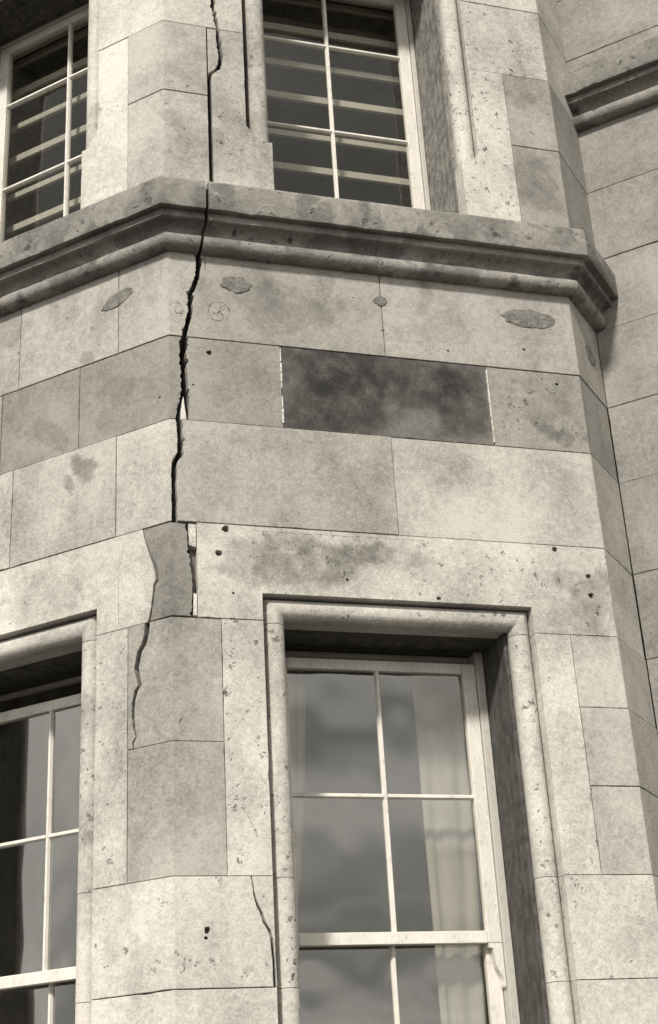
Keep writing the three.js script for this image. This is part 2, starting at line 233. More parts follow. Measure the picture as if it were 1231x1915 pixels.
// a dressed stone: outline in wall metres, joints, chamfered arrises, slightly worn edges
function block(parent, fold, poly, { tone = 1, m = M.low, uv = sheetLow.uv, depth = 0.2, proud = null, holes = [], gap = 0.0008 + 0.0012 * BR(), ch = 0.002, wear = 1, label, name = 'ashlar_block', tv = 0.08 } = {}) {
  if (areaOf(poly) < 0) poly = poly.slice().reverse();
  tone *= 1 + tv * (BR() * 2 - 1); if (proud === null) proud = (BR() - 0.5) * 0.006;
  const tx = (BR() - 0.5) * 0.003, ty = (BR() - 0.5) * 0.003; let c0 = 0, c1 = 0; for (const q of poly) { c0 += q[0] / poly.length; c1 += q[1] / poly.length; }
  const fine = [], n0 = poly.length;                   // worn, not ruler-straight, edges
  for (let i = 0; i < n0; i++) {
    const a = poly[i], b = poly[(i + 1) % n0], l = Math.hypot(b[0] - a[0], b[1] - a[1]), k = l > 0.1 ? Math.ceil(l / 0.05) : 1, nx = -(b[1] - a[1]) / l, ny = (b[0] - a[0]) / l;
    fine.push(a);
    for (let q = 1; q < k; q++) { const f = q / k, w = wear * (0.0009 * BR() + (BR() < 0.06 ? 0.004 * BR() : 0)); fine.push([a[0] + (b[0] - a[0]) * f + nx * w, a[1] + (b[1] - a[1]) * f + ny * w]); }
  }
  let ring = insetPoly(fine, gap); const full = [];
  for (let i = 0; i < ring.length; i++) {
    const a = ring[i], b = ring[(i + 1) % ring.length]; full.push(a);
    const hit = fold.cuts.filter((c) => (c - a[0]) * (c - b[0]) < 0).sort((x, y) => (b[0] > a[0] ? x - y : y - x));
    for (const c of hit) full.push([c, a[1] + (b[1] - a[1]) * (c - a[0]) / (b[0] - a[0])]);
  }
  ring = full; const inner = insetPoly(ring, ch), G = new Mesher();
  const P = (s, y, d) => { const off = proud + tx * (s - c0) + ty * (y - c1) - d, r = fold.map(s, y, off); return { p: r.p, n: r.n, uv: uv(s + d * 0.7, y + d * 0.7) }; };
  const flat = (q) => ({ p: q.p, uv: q.uv });
  for (let i = 0; i < ring.length; i++) {
    const j = (i + 1) % ring.length, a = ring[i], b = ring[j], ia = inner[i], ib = inner[j];
    const A = flat(P(ia[0], ia[1], 0)), B = flat(P(ib[0], ib[1], 0)), C = flat(P(b[0], b[1], ch)), D = flat(P(a[0], a[1], ch)), E = flat(P(b[0], b[1], depth)), F = flat(P(a[0], a[1], depth));
    G.quad(D, C, B, A, tone); G.quad(F, E, C, D, tone);
  }
  const bounds = [-1e9, ...fold.cuts, 1e9];
  for (let k = 0; k + 1 < bounds.length; k++) {
    let sl = inner; if (bounds[k] > -1e8) sl = clipS(sl, bounds[k], false); if (sl.length > 2 && bounds[k + 1] < 1e8) sl = clipS(sl, bounds[k + 1], true);
    if (sl.length < 3 || Math.abs(areaOf(sl)) < 1e-7) continue;
    const hs = holes.filter((h) => h[0][0] > bounds[k] && h[0][0] < bounds[k + 1]);
    const cv = sl.map((q) => new THREE.Vector2(q[0], q[1])), hv = hs.map((h) => h.slice().reverse().map((q) => new THREE.Vector2(q[0], q[1])));
    const all = cv.concat(...hv), e = 1e-5;
    for (const f of THREE.ShapeUtils.triangulateShape(cv, hv)) {
      const cs = (all[f[0]].x + all[f[1]].x + all[f[2]].x) / 3;
      const v3 = f.map((i) => { const q = all[i], s = q.x + Math.sign(cs - q.x) * Math.min(e, Math.abs(cs - q.x)); return P(s, q.y, 0); });
      G.tri(v3[0], v3[1], v3[2], tone);
    }
  }
  for (const h of holes) for (let i = 0; i < h.length; i++) {
    const a = h[i], b = h[(i + 1) % h.length], c = [h.reduce((t, q) => t + q[0], 0) / h.length, h.reduce((t, q) => t + q[1], 0) / h.length], sc = (q, k) => [c[0] + (q[0] - c[0]) * k, c[1] + (q[1] - c[1]) * k];
    const a2 = sc(a, 0.75), b2 = sc(b, 0.75), dd = 0.05;
    G.quad(flat(P(...a, 0)), flat(P(...b, 0)), flat(P(...b2, dd)), flat(P(...a2, dd)), tone * 0.8); G.tri(flat(P(...a2, dd)), flat(P(...b2, dd)), flat(P(...c, dd * 1.05)), tone * 0.8);
  }
  const g = G.geo(); return put(name, g, m, parent, label);
}
const rect = (s0, y0, s1, y1) => [[s0, y0], [s1, y0], [s1, y1], [s0, y1]];
const hole = (cs, cy, r, sq = 1) => Array.from({ length: 11 }, (_, k) => { const a = k / 11 * 6.2832, q = r * (0.82 + 0.36 * BR()); return [cs + q * Math.cos(a), cy + sq * q * Math.sin(a)]; });
const lerpAt = (pts, y) => { for (let i = 0; i + 1 < pts.length; i++) { const [s0, y0] = pts[i], [s1, y1] = pts[i + 1]; if ((y - y0) * (y - y1) <= 0 && y0 !== y1) return s0 + (s1 - s0) * (y - y0) / (y1 - y0); } return (y > pts[0][1]) === (pts[0][1] > pts[pts.length - 1][1]) ? pts[0][0] : pts[pts.length - 1][0]; };
function jag(pts, sh, amp = 0.0034, step = 0.013, dir = 0) {   // a broken edge: the polyline shifted by sh, splintered, with chips spalled off away from the gap
  const out = [], at = (y) => (typeof sh === 'function' ? sh(y) : sh); let chip = 0; const side = dir || Math.sign(at(pts[0][1]));
  for (let i = 0; i + 1 < pts.length; i++) {
    const [a, b] = pts[i], [c, d] = pts[i + 1], n = Math.max(1, Math.round(Math.hypot(c - a, d - b) / step));
    for (let k = 0; k < n; k++) { const f = k / n, y = b + (d - b) * f; chip = i + k && amp > 0.0016 && BR() < 0.11 ? 0.003 + 0.008 * BR() : chip * (BR() < 0.5 ? 0.5 : 0); out.push([a + (c - a) * f + at(y) + (i + k ? (BR() * 2 - 1) * amp + side * chip : 0), y]); }
  }
  const l = pts[pts.length - 1]; out.push([l[0] + at(l[1]), l[1]]); return out;
}

// ------------------------------------------------------------------ ground
{
  const g = new THREE.PlaneGeometry(600, 600); g.rotateX(-Math.PI / 2);
  const o = put('ground', g, M.gravel, scene, 'worn dark grey gravel ground in front of the stone building'); o.userData.kind = 'structure'; o.userData.category = 'ground';
}

// ------------------------------------------------------------------ the building
const house = new THREE.Group(); house.name = 'stone_building'; scene.add(house);
house.userData = { label: 'pale ashlar stone building with a canted window bay split by a long crack', category: 'building' };
const part = (name, label) => { const g = new THREE.Group(); g.name = numbered(name); if (label) g.userData.label = label; house.add(g); return g; };
const J1 = 1.535, J2 = 1.05, J3 = 0.491, J4 = 0, J5 = -0.598, J6 = -1.2, J7 = -1.67, TOPL = 2.10;
const lowWall = part('bay_wall', 'cracked lower wall of the bay in large smooth blocks');

// cracks as surveyed: [s, y] down the wall
const c1 = [[0.165, TOPL], [0.162, 2.038], [0.161, 1.977], [0.155, 1.911], [0.141, 1.865], [0.115, 1.797], [0.115, 1.745], [0.115, 1.691], [0.101, 1.625], [0.086, 1.561], [0.082, J1]];
{
  const b = lowWall, T = TOPL;
  // course under the string course
  block(b, low, rect(-0.99, J1, -0.32, T), { tone: 0.70 });
  block(b, low, rect(-LL + 0.35, J1, -0.99, T), { tone: 0.72 });
  block(b, low, [[-0.32, J1], ...jag(c1, -0.0115).reverse(), [-0.32, T]], { tone: 0.68, wear: 0.6, label: 'pale block with its right edge torn by the crack' });
  block(b, low, [[1.168, J1], [1.168, T], ...jag(c1, 0.0115)], { tone: 0.60, wear: 0.6, label: 'long grey block with a scratched ring and star' });
  block(b, low, rect(1.168, J1, LR - 0.002, T), { tone: 0.70, holes: [hole(1.982, 1.667, 0.010, 0.7), hole(1.53, 1.61, 0.007)] });
  // dark course
  const l2 = [[0.068, J1], [0.063, 1.49], [0.060, 1.435], [0.064, 1.323], [0.066, 1.222], [0.060, 1.17], [0.046, 1.109], [0.040, 1.062], [0.030, J2]], r2 = [[0.098, J1], [0.091, 1.49], [0.086, 1.435], [0.092, 1.323], [0.095, 1.222], [0.101, 1.133], [0.099, 1.09], [0.098, J2]];
  block(b, low, rect(-1.10, J2, -0.573, J1), { tone: 0.47 }); block(b, low, rect(-LL + 0.2, J2, -1.10, J1), { tone: 0.6 });
  block(b, low, [[-0.573, J2], ...jag(l2, -0.002, 0.0034, 0.013, -1).reverse(), [-0.573, J1]], { tone: 0.47, wear: 0.6, holes: [hole(-0.06, 1.19, 0.007)] });
  block(b, low, [[0.587, J2], [0.587, J1], ...jag(r2, 0.002, 0.0034, 0.013, 1)], { tone: 0.52, wear: 0.6, holes: [hole(0.208, 1.454, 0.0145), hole(0.124, 1.256, 0.006)] });
  block(b, low, [[0.068, 1.165], [0.074, 1.19], [0.082, 1.12], [0.090, 1.06], [0.060, 1.056], [0.060, 1.1]], { tone: 1.1, proud: -0.012, depth: 0.1, gap: 0, name: 'stone_splinter', label: 'pale splinter of stone inside the crack' });
  block(b, low, rect(0.587, J2, 1.742, J1), { tone: 0.30, proud: -0.003, label: 'dark sooty stained block with a ragged pale lower edge' });
  block(b, low, rect(1.742, J2, LR - 0.002, J1), { tone: 0.58, holes: [hole(2.155, 1.467, 0.012, 0.7)] });
  // pale course
  const l3 = [[0.034, J2], [0.038, 1.003], [0.041, 0.935], [0.040, 0.867], [0.012, 0.815], [0.0085, 0.758], [0.008, 0.69], [0.009, 0.64], [0.009, 0.60], [0.009, J3]], r3 = [[0.060, J2], [0.061, 1.003], [0.065, 0.935], [0.064, 0.867], [0.036, 0.81], [0.030, 0.758], [0.029, 0.69], [0.030, 0.64], [0.031, 0.60], [0.031, J3]];
  block(b, low, rect(-1.0, J3, -0.329, J2), { tone: 0.84 }); block(b, low, rect(-LL + 0.4, J3, -1.0, J2), { tone: 0.9 });
  block(b, low, [[-0.329, J3], ...jag(l3, 0, 0.0015).reverse(), [-0.329, J2]], { tone: 0.80, wear: 0.6 });
  block(b, low, [[1.161, J3], [1.161, J2], ...jag(r3, 0.003, 0.003, 0.013, 1)], { tone: 0.76, wear: 0.6 });
  block(b, low, rect(1.161, J3, LR - 0.002, J2), { tone: 0.81 });
  // lintel course
  const wl = [[-0.168, J3], [-0.153, 0.426], [-0.127, 0.346], [-0.102, 0.276], [-0.092, 0.238], [-0.090, 0.205], [-0.104, 0.180], [-0.108, 0.135], [-0.118, 0.067], [-0.128, 0.025], [-0.138, J4]];
  const wl2 = [[-0.166, J3 - 0.004], [-0.149, 0.426], [-0.121, 0.346], [-0.090, 0.276], [-0.077, 0.238], [-0.078, 0.200], [-0.096, 0.178], [-0.102, 0.135], [-0.113, 0.067], [-0.120, 0.025], [-0.126, J4 + 0.003]];
  const wr = [[0.079, 0.480], [0.081, 0.464], [0.083, 0.421], [0.087, 0.346], [0.094, 0.296], [0.102, 0.228], [0.105, 0.173], [0.105, 0.129], [0.102, 0.078], [0.101, 0.006]];
  block(b, low, [[-1.70, 0.137], [-0.44, 0.137], [-0.44, J4], ...jag(wl, 0, 0.0012).reverse(), [-LL + 0.1, J3], [-LL + 0.1, J4], [-1.70, J4]], { tone: 0.97, wear: 0.6, label: 'lintel block over the window beside the corner' });
  block(b, low, [...jag(wl2, 0.001, 0.0015), [-0.02, 0.004], ...jag(wr, 0, 0.0028, 0.013, -1).reverse(), [0.0, 0.486]], { tone: 0.50, proud: -0.004, wear: 0.5, label: 'loose grey wedge of corner stone between two cracks' });
  block(b, low, [[0.128, J4], [0.445, J4], [0.445, 0.137], [1.842, 0.137], [1.842, J4], [LR - 0.002, J4], [LR - 0.002, J3], [0.128, J3]], { tone: 0.93, label: 'large window lintel with a dark stain', holes: [hole(0.270, 0.466, 0.020), hole(0.233, 0.336, 0.019, 0.85), hole(2.012, 0.470, 0.017, 0.8), hole(2.184, 0.328, 0.016, 0.8), hole(2.184, 0.221, 0.015), hole(1.345, 0.160, 0.013, 0.7), hole(0.875, 0.233, 0.008), hole(0.301, 0.132, 0.007)] });
  for (const [p, d] of [[[[0.092, 0.37], [0.127, 0.362], [0.127, 0.484], [0.089, 0.486]], -0.008], [[[0.107, 0.012], [0.127, 0.010], [0.127, 0.12], [0.110, 0.125]], -0.006]])
    block(b, low, p, { tone: 1, m: M.lime, uv: (s, y) => [s * 3, y * 3], proud: d, depth: 0.1, gap: 0, name: 'mortar_strip', label: 'white mortar left in the open joint' });
  block(b, low, [[0.100, 0.12], [0.128, 0.12], [0.128, 0.37], [0.100, 0.365]], { tone: 0.7, proud: -0.05, depth: 0.1, gap: 0, name: 'mortar_strip', m: M.cement, uv: (s, y) => [s * 3, y * 3] });
  // corner stones below the springing, split on the left by the lower crack
  const lc = [[-0.138, J4], [-0.143, -0.055], [-0.158, -0.104], [-0.181, -0.133], [-0.193, -0.174], [-0.200, -0.215], [-0.193, -0.250], [-0.181, -0.299], [-0.203, -0.324], [-0.218, -0.380], [-0.220, -0.446], [-0.212, -0.505], [-0.202, -0.544], [-0.220, -0.569], [-0.217, J5]];
  const lw = (y) => 0.0105 * smooth(-0.62, -0.1, y) + 0.0014;
  block(b, low, [[-0.25, J5], ...jag(lc, (y) => -lw(y), 0.0012).reverse(), [-0.25, J4]], { tone: 0.70, wear: 0.4, label: 'narrow flake of corner stone left of the crack' });
  block(b, low, [[0.24, J5], [0.24, J4 - 0.003], ...jag(lc, lw, 0.0012)], { tone: 0.72, wear: 0.5 });
  block(b, low, rect(-0.25, J6, 0.24, J5), { tone: 0.70 });
  block(b, low, rect(-0.44, J6, -0.25, J4), { tone: 0.98, label: 'tall pale jamb stone beside the corner window' });
  block(b, low, rect(0.24, J6, 0.445, J4), { tone: 0.98, label: 'tall pitted jamb stone beside the window' });
  const rc = [[0.345, J6], [0.351, -1.233], [0.357, -1.286], [0.371, -1.330], [0.386, -1.360], [0.396, -1.397], [0.418, -1.434], [0.428, -1.471], [0.431, -1.507], [0.434, -1.579], [0.434, J7]], rw = (y) => 0.0012 + 0.004 * smooth(-1.25, -1.36, y);
  block(b, low, [[-0.44, J7], ...jag(rc, (y) => -rw(y), 0.001).reverse(), [-0.44, J6]], { tone: 0.94, wear: 0.6, holes: [hole(0.144, -1.430, 0.014, 1.2), hole(0.138, -1.462, 0.008)], label: 'wide corner block with a bolt hole' });
  block(b, low, [...jag(rc, rw, 0.001), [0.445, J7], [0.445, J6]], { tone: 0.98, wear: 0.4, label: 'thin cracked sliver beside the window moulding' });
  block(b, low, rect(1.842, J6, 2.038, J4), { tone: 1.1, label: 'tall pale jamb stone with a long straight joint' });
  for (const [a, c] of [[-0.38, J4], [-0.775, -0.38], [J6, -0.775]]) block(b, low, rect(2.038, a, LR - 0.002, c), { tone: 0.80 });
  block(b, low, rect(1.842, J7, LR - 0.002, J6), { tone: 1.12 });
  // down to the plinth
  for (const [y0, y1] of [[-2.2, J7], [-2.75, -2.2]]) { block(b, low, rect(-0.44, y0, 0.445, y1), { tone: 0.95 }); block(b, low, rect(1.842, y0, LR - 0.002, y1), { tone: 1.0 }); block(b, low, rect(-LL - 0.4, y0, -1.70, y1), { tone: 0.9 }); }
  for (const [y0, y1, o] of [[-3.4, -2.75, 0], [-4.05, -3.4, 0.35]]) for (const [a, c] of [[-LL - 0.5 + o, -1.2 + o], [-1.2 + o, -0.35 + o * 0.4], [-0.35 + o * 0.4, 0.6 + o], [0.6 + o, 1.5 + o * 0.5], [1.5 + o * 0.5, LR - 0.002]]) block(b, low, rect(a, y0, c, y1), { tone: 0.85, tv: 0.1 });
  // far end of the left face and the return behind it
  const rows = [-4.05, -3.4, -2.75, -2.2, J7, J6, J5, J4, J3, J2, J1, TOPL];
  for (let i = 0; i + 1 < rows.length; i++) {
    const y0 = rows[i], y1 = rows[i + 1], end = i === 0 ? -LL - 0.15 : i === 1 ? -LL - 0.5 : -LL - 0.4;
    if (y0 >= J7 - 1e-6 && y0 < J4 - 1e-6) block(b, low, rect(end, y0, -1.70, y1), { tone: 0.9 });
    if (Math.abs(y0 - J4) < 1e-6) block(b, low, rect(end, y0, -LL + 0.1, y1), { tone: 0.9 });
    if (Math.abs(y0 - J3) < 1e-6) block(b, low, rect(end, y0, -LL + 0.4, y1), { tone: 0.9 });
    if (Math.abs(y0 - J2) < 1e-6) block(b, low, rect(end, y0, -LL + 0.2, y1), { tone: 0.7 });
    if (Math.abs(y0 - J1) < 1e-6) block(b, low, rect(end, y0, -LL + 0.35, y1), { tone: 0.8 });
    const o = i % 2 ? 0.3 : 0; for (const [a, c] of [[-LL - 2.59, -LL - 1.9 + o], [-LL - 1.9 + o, -LL - 1.15 + o], [-LL - 1.15 + o, end]]) block(b, low, rect(a, y0, c, y1), { tone: 0.85, tv: 0.1 });
  }
  // lime left standing in two open joints
  for (const [s, y0, y1, seed] of [[0.587, 1.06, 1.52, 1], [1.742, 1.06, 1.515, 2]]) {
    const R = rng(seed * 51); let y = y1;
    while (y > y0 + 0.03) { const h = 0.03 + R() * 0.09, w = 0.003 + R() * 0.0025, y2 = Math.max(y0, y - h); block(b, low, [[s - w, y2], [s + w * 0.8, y2 + 0.004], [s + w, y], [s - w * 0.8, y - 0.003]], { m: M.lime, uv: (a, c) => [a * 3, c * 3], proud: 0.0025, depth: 0.02, gap: 0, ch: 0.0008, name: 'mortar_strip', tone: 1 }); y = y2 - (R() < 0.4 ? 0.002 + R() * (seed === 1 && y < 1.32 ? 0.05 : 0.006) : 0); }
  }
  // cement patches trowelled over old fixings
  const patch = (cs, cy, rx, ry, ang, seed, label, shape) => {
    const N = 64, G = new Mesher(), rings = [0, 0.55, 0.86, 1], hs = [0.007, 0.007, 0.006, -0.002];
    const rad = Array.from({ length: N }, (_, k) => (shape ? shape(k / N * 6.2832) : 1) * (1 + 0.13 * vn(seed + 3 * Math.cos(k / N * 6.2832), 3 + 3 * Math.sin(k / N * 6.2832)) + 0.05 * vn(seed + 9 * Math.cos(k / N * 6.2832), 9 * Math.sin(k / N * 6.2832))));
    const pt = (k, r) => { const a = (k % N) / N * 6.2832, q = rad[k % N] * rings[r], x = rx * q * Math.cos(a), y = ry * q * Math.sin(a), ca = Math.cos(ang), sa = Math.sin(ang), s = cs + x * ca - y * sa, yy = cy + x * sa + y * ca; const m = low.map(s, yy, hs[r] + (r < 3 ? 0.003 * vn(s * 45, yy * 45) : 0)); return { p: m.p, uv: [s * 2.5, yy * 2.5] }; };
    for (let k = 0; k < N; k++) for (let r = 0; r < 3; r++) { const a = pt(k, r), bq = pt(k, r + 1), c = pt(k + 1, r + 1), d = pt(k + 1, r); G.tri(a, bq, c, 1); if (r) G.tri(a, c, d, 1); }
    put('mortar_patch', toCreasedNormals(G.geo(), 0.5), M.cement, lowWall, label);
  };
  patch(0.362, 1.888, 0.090, 0.056, 0.05, 5, 'oval grey cement patch right of the crack');
  patch(2.04, 1.872, 0.19, 0.068, -0.02, 11, 'long lozenge of rough grey cement under the moulding', (a) => 0.92 / Math.pow(Math.pow(Math.abs(Math.cos(a)), 2.6) + Math.pow(Math.abs(Math.sin(a)), 1.7), 0.42));
  patch(-0.325, 1.868, 0.112, 0.050, 0.28, 23, 'slanting grey cement patch across a joint');
  patch(1.162, 1.883, 0.040, 0.036, 0, 31, 'small dark cement blot on an upright joint');
  patch(W + 0.26, 1.80, 0.09, 0.06, -0.4, 44, 'grey cement patch on the narrow return wall');
}

// ------------------------------------------------------------------ upper storey
const upWall = part('upper_wall', 'upper wall of the bay above the string course');
{
  const b = upWall, O = { m: M.up, uv: sheetUp.uv }, B0 = 2.30, K1 = 3.065, K2 = 3.56, K3 = 4.1, K4 = 4.7, K5 = 5.25, K6 = 5.8;
  const S = (poly, o = {}) => block(b, up, poly, { ...O, ...o });
  // left corner and jambs; the crack opens the joint and breaks the jamb above
  const cu = [[0.318, 3.49], [0.332, 3.375], [0.325, 3.304], [0.300, 3.258], [0.266, 3.222]];
  S(rect(-0.24, B0, 0.2505, K1), { tone: 0.76 }); S(rect(-0.24, K1, 0.2505, K2), { tone: 0.72 });
  S([[0.2725, B0], [0.611, B0], [0.611, 2.80], [0.540, 2.80], [0.466, 2.895], [0.466, K2], [0.318 + 0.009, K2], ...jag(cu, 0.010, 0.002), [0.2725, 3.21]], { tone: 0.90, wear: 0.6, label: 'jamb stone with a stopped moulding and a torn upper corner' });
  S([[0.2545, 3.228], ...jag(cu, -0.010, 0.002).reverse(), [0.310, K2], [0.2545, K2]], { tone: 0.92, wear: 0.5, label: 'broken flake of jamb above the crack' });
  S([[-0.24, B0], [-0.24, K2], [-0.455, K2], [-0.455, 2.99], [-0.52, 2.89], [-0.565, 2.89], [-0.565, B0]], { tone: 1.02, label: 'pale jamb stone with a chamfered stop' });
  S([[1.733, B0], [2.066, B0], [2.066, K2], [1.846, K2], [1.846, 2.93], [1.80, 2.86], [1.733, 2.86]], { tone: 1.06, label: 'pitted jamb stone with a moulding stop' });
  S(rect(2.066, B0, UR - 0.002, 3.024), { tone: 0.56 }); S(rect(2.066, 3.024, UR - 0.002, K2), { tone: 0.58 });
  const cv = [[0.300, K3], [0.318, 3.95], [0.296, 3.84], [0.290, 3.72], [0.312, 3.62], [0.318, K2]];
  S([[-0.455, K2], ...jag(cv, -0.008).reverse(), [-0.455, K3]], { tone: 0.9, wear: 0.5 }); S([...jag(cv, 0.008), [0.466, K2], [0.466, K3]], { tone: 0.92, wear: 0.5 }); S(rect(-0.455, K3, 0.466, K4), { tone: 0.9 });
  for (const [y0, y1] of [[K2, K3], [K3, K4]]) { S(rect(1.846, y0, UR - 0.002, y1), { tone: 1.0 }); S(rect(-LL - 0.5, y0, -1.83, y1), { tone: 0.9 }); }
  for (const [y0, y1] of [[B0, K1], [K1, K2]]) S(rect(-LL - 0.5, y0, -1.83, y1), { tone: 0.9 });
  S(rect(-LL - 0.3, K4, -0.3, K5), { tone: 0.95 }); S(rect(-0.3, K4, 1.1, K5), { tone: 0.9 }); S(rect(1.1, K4, UR - 0.002, K5), { tone: 0.95 });
  S(rect(-LL - 0.5, K5, -0.9, K6), { tone: 0.9 }); S(rect(-0.9, K5, 0.6, K6), { tone: 0.95 }); S(rect(0.6, K5, UR - 0.002, K6), { tone: 0.9 });
  const rows = [B0, K1, K2, K3, K4, K5, K6], S0 = up.at[0] + 0.01;
  for (let i = 0; i < 6; i++) { const o = i % 2 ? 0.3 : 0, e = i === 4 ? -LL - 0.3 : -LL - 0.5; for (const [a, c] of [[S0, -LL - 1.8 + o], [-LL - 1.8 + o, -LL - 1.1 + o], [-LL - 1.1 + o, e]]) S(rect(a, rows[i], c, rows[i + 1]), { tone: 0.85, tv: 0.1 }); }
}

// ------------------------------------------------------------------ the wing behind, at right
const wingWall = part('wing_wall', 'plain wing wall meeting the bay in an inner corner');
{
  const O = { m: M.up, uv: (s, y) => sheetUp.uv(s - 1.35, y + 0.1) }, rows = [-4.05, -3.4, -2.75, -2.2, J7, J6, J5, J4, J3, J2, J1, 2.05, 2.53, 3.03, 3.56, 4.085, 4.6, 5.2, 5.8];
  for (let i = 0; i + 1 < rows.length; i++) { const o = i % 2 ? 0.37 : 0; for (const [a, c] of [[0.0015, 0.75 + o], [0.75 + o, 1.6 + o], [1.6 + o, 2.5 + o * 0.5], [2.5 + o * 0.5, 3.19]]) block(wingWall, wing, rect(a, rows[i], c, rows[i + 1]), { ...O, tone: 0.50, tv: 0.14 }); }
}

// ------------------------------------------------------------------ string courses
const prof = [];                                        // [out, y], from the weathered top down the face, soffit, fillet, hollow and roll
prof.push([-0.12, 2.455], [0.075, 2.455], [0.145, 2.425], [0.166, 2.405], [0.170, 2.392], [0.170, 2.242], [0.166, 2.232], [0.128, 2.236], [0.124, 2.228], [0.122, 2.194], [0.117, 2.190]);
for (let k = 1; k <= 7; k++) { const a = k / 7 * Math.PI / 2; prof.push([0.117 - 0.075 * Math.sin(a), 2.190 - 0.062 * (1 - Math.cos(a)) - 0.0]); }
for (let k = 0; k <= 10; k++) { const a = 1.25 - k / 10 * 2.85; prof.push([0.034 + 0.044 * Math.cos(a), 2.094 + 0.044 * Math.sin(a)]); }
prof.push([0.0, 2.050], [-0.12, 2.050]);
function courseStone(parent, fold, prof, ends, dy, tone, label) {   // ends = [sLeft(y, out), sRight(y, out)]; mitred at the fold's corners
  const stations = [], [eL, eR] = ends, sa = eL(2.2, 0), sb = eR(2.2, 0), cor = fold.at.map((a, i) => [a, i]).slice(1, -1).filter(([a]) => a > sa && a < sb);
  stations.push((y, o) => fold.map(eL(y, o), y + dy, o).p);
  const us = [sa], addStraight = (a, b) => { const n = Math.floor((b - a) / 0.045); for (let k = 1; k < n; k++) { const s = a + (b - a) * k / n, chip = BR() < 0.10 ? 0.004 + 0.008 * BR() : 0, cy = BR() < 0.6 ? 2.24 : 2.40; stations.push((y, o) => fold.map(s, y + dy + 0.0015 * vn(s * 6, o * 30), o + 0.002 * vn(s * 9, y * 40) - (o > 0.12 && Math.abs(y - cy) < 0.012 ? chip : 0)).p); us.push(s); } };
  let last = sa; const marks = [...cor.map(([a, i]) => ({ a, i })), { a: sb, i: -1 }];
  for (const m of marks) {
    addStraight(last + (last === sa ? 0 : 0.11), m.a - (m.i < 0 ? 0 : 0.11));
    if (m.i >= 0) { stations.push((y, o) => { const q = fold.miter(m.i, o); return [q[0], y + dy + YB, q[1]]; }); us.push(m.a); }
    last = m.a;
  }
  stations.push((y, o) => fold.map(eR(y, o), y + dy, o).p); us.push(sb);
  const G = new Mesher(), arc = [0]; for (let i = 1; i < prof.length; i++) arc.push(arc[i - 1] + Math.hypot(prof[i][0] - prof[i - 1][0], prof[i][1] - prof[i - 1][1]));
  const V = (st, i) => ({ p: stations[st](prof[i][1], prof[i][0]), uv: [(us[st] + 2.5) / 3, (arc[i] + dy * 0.3) / 1.5] });
  for (let st = 0; st + 1 < stations.length; st++) for (let i = 0; i + 1 < prof.length; i++) G.quad(V(st, i + 1), V(st + 1, i + 1), V(st + 1, i), V(st, i), tone);
  const tris = THREE.ShapeUtils.triangulateShape(prof.map((q) => new THREE.Vector2(q[0], q[1])), []);
  for (const f of tris) { G.tri(V(0, f[0]), V(0, f[1]), V(0, f[2]), tone * 0.9); const e = stations.length - 1; G.tri(V(e, f[2]), V(e, f[1]), V(e, f[0]), tone * 0.9); }
  const g = G.geo(); g.deleteAttribute('normal'); put('moulded_stone', toCreasedNormals(g, 0.62), M.band, parent, label);
}
{
  const sc = part('string_course', 'moulded string course with a roll and hollow below a sill band');
  const cb = [[0.189, 2.46], [0.187, 2.426], [0.182, 2.391], [0.187, 2.291], [0.182, 2.228], [0.186, 2.19], [0.180, 2.15], [0.170, 2.097], [0.166, 2.05]];
  const at = (s) => () => s, fr = (k) => (y, o) => lerpAt(cb, y) + k * (0.0085 + 0.002 * vn(y * 70 + k, o * 50)) ;
  courseStone(sc, low, prof, [at(-LL - 2.58), at(-LL - 0.9)], 0, 0.62);
  courseStone(sc, low, prof, [at(-LL - 0.898), at(-1.232)], 0, 0.62);
  courseStone(sc, low, prof, [at(-1.23), fr(-1)], 0, 0.46, 'corner stone of the moulding ending at the crack');
  courseStone(sc, low, prof, [fr(1), at(1.141)], 0, 0.51, 'lichen spotted length of moulding beside the crack');
  courseStone(sc, low, prof, [at(1.1425), at(LR - 0.003)], 0, 0.54);
  const wc = part('string_course', 'moulded string course of the wing wall, set higher than that of the bay');
  courseStone(wc, wing, prof, [at(0.003), at(0.9)], 1.455, 0.46);
  courseStone(wc, wing, prof, [at(0.902), at(2.0)], 1.455, 0.46); courseStone(wc, wing, prof, [at(2.002), at(3.19)], 1.455, 0.46);
}

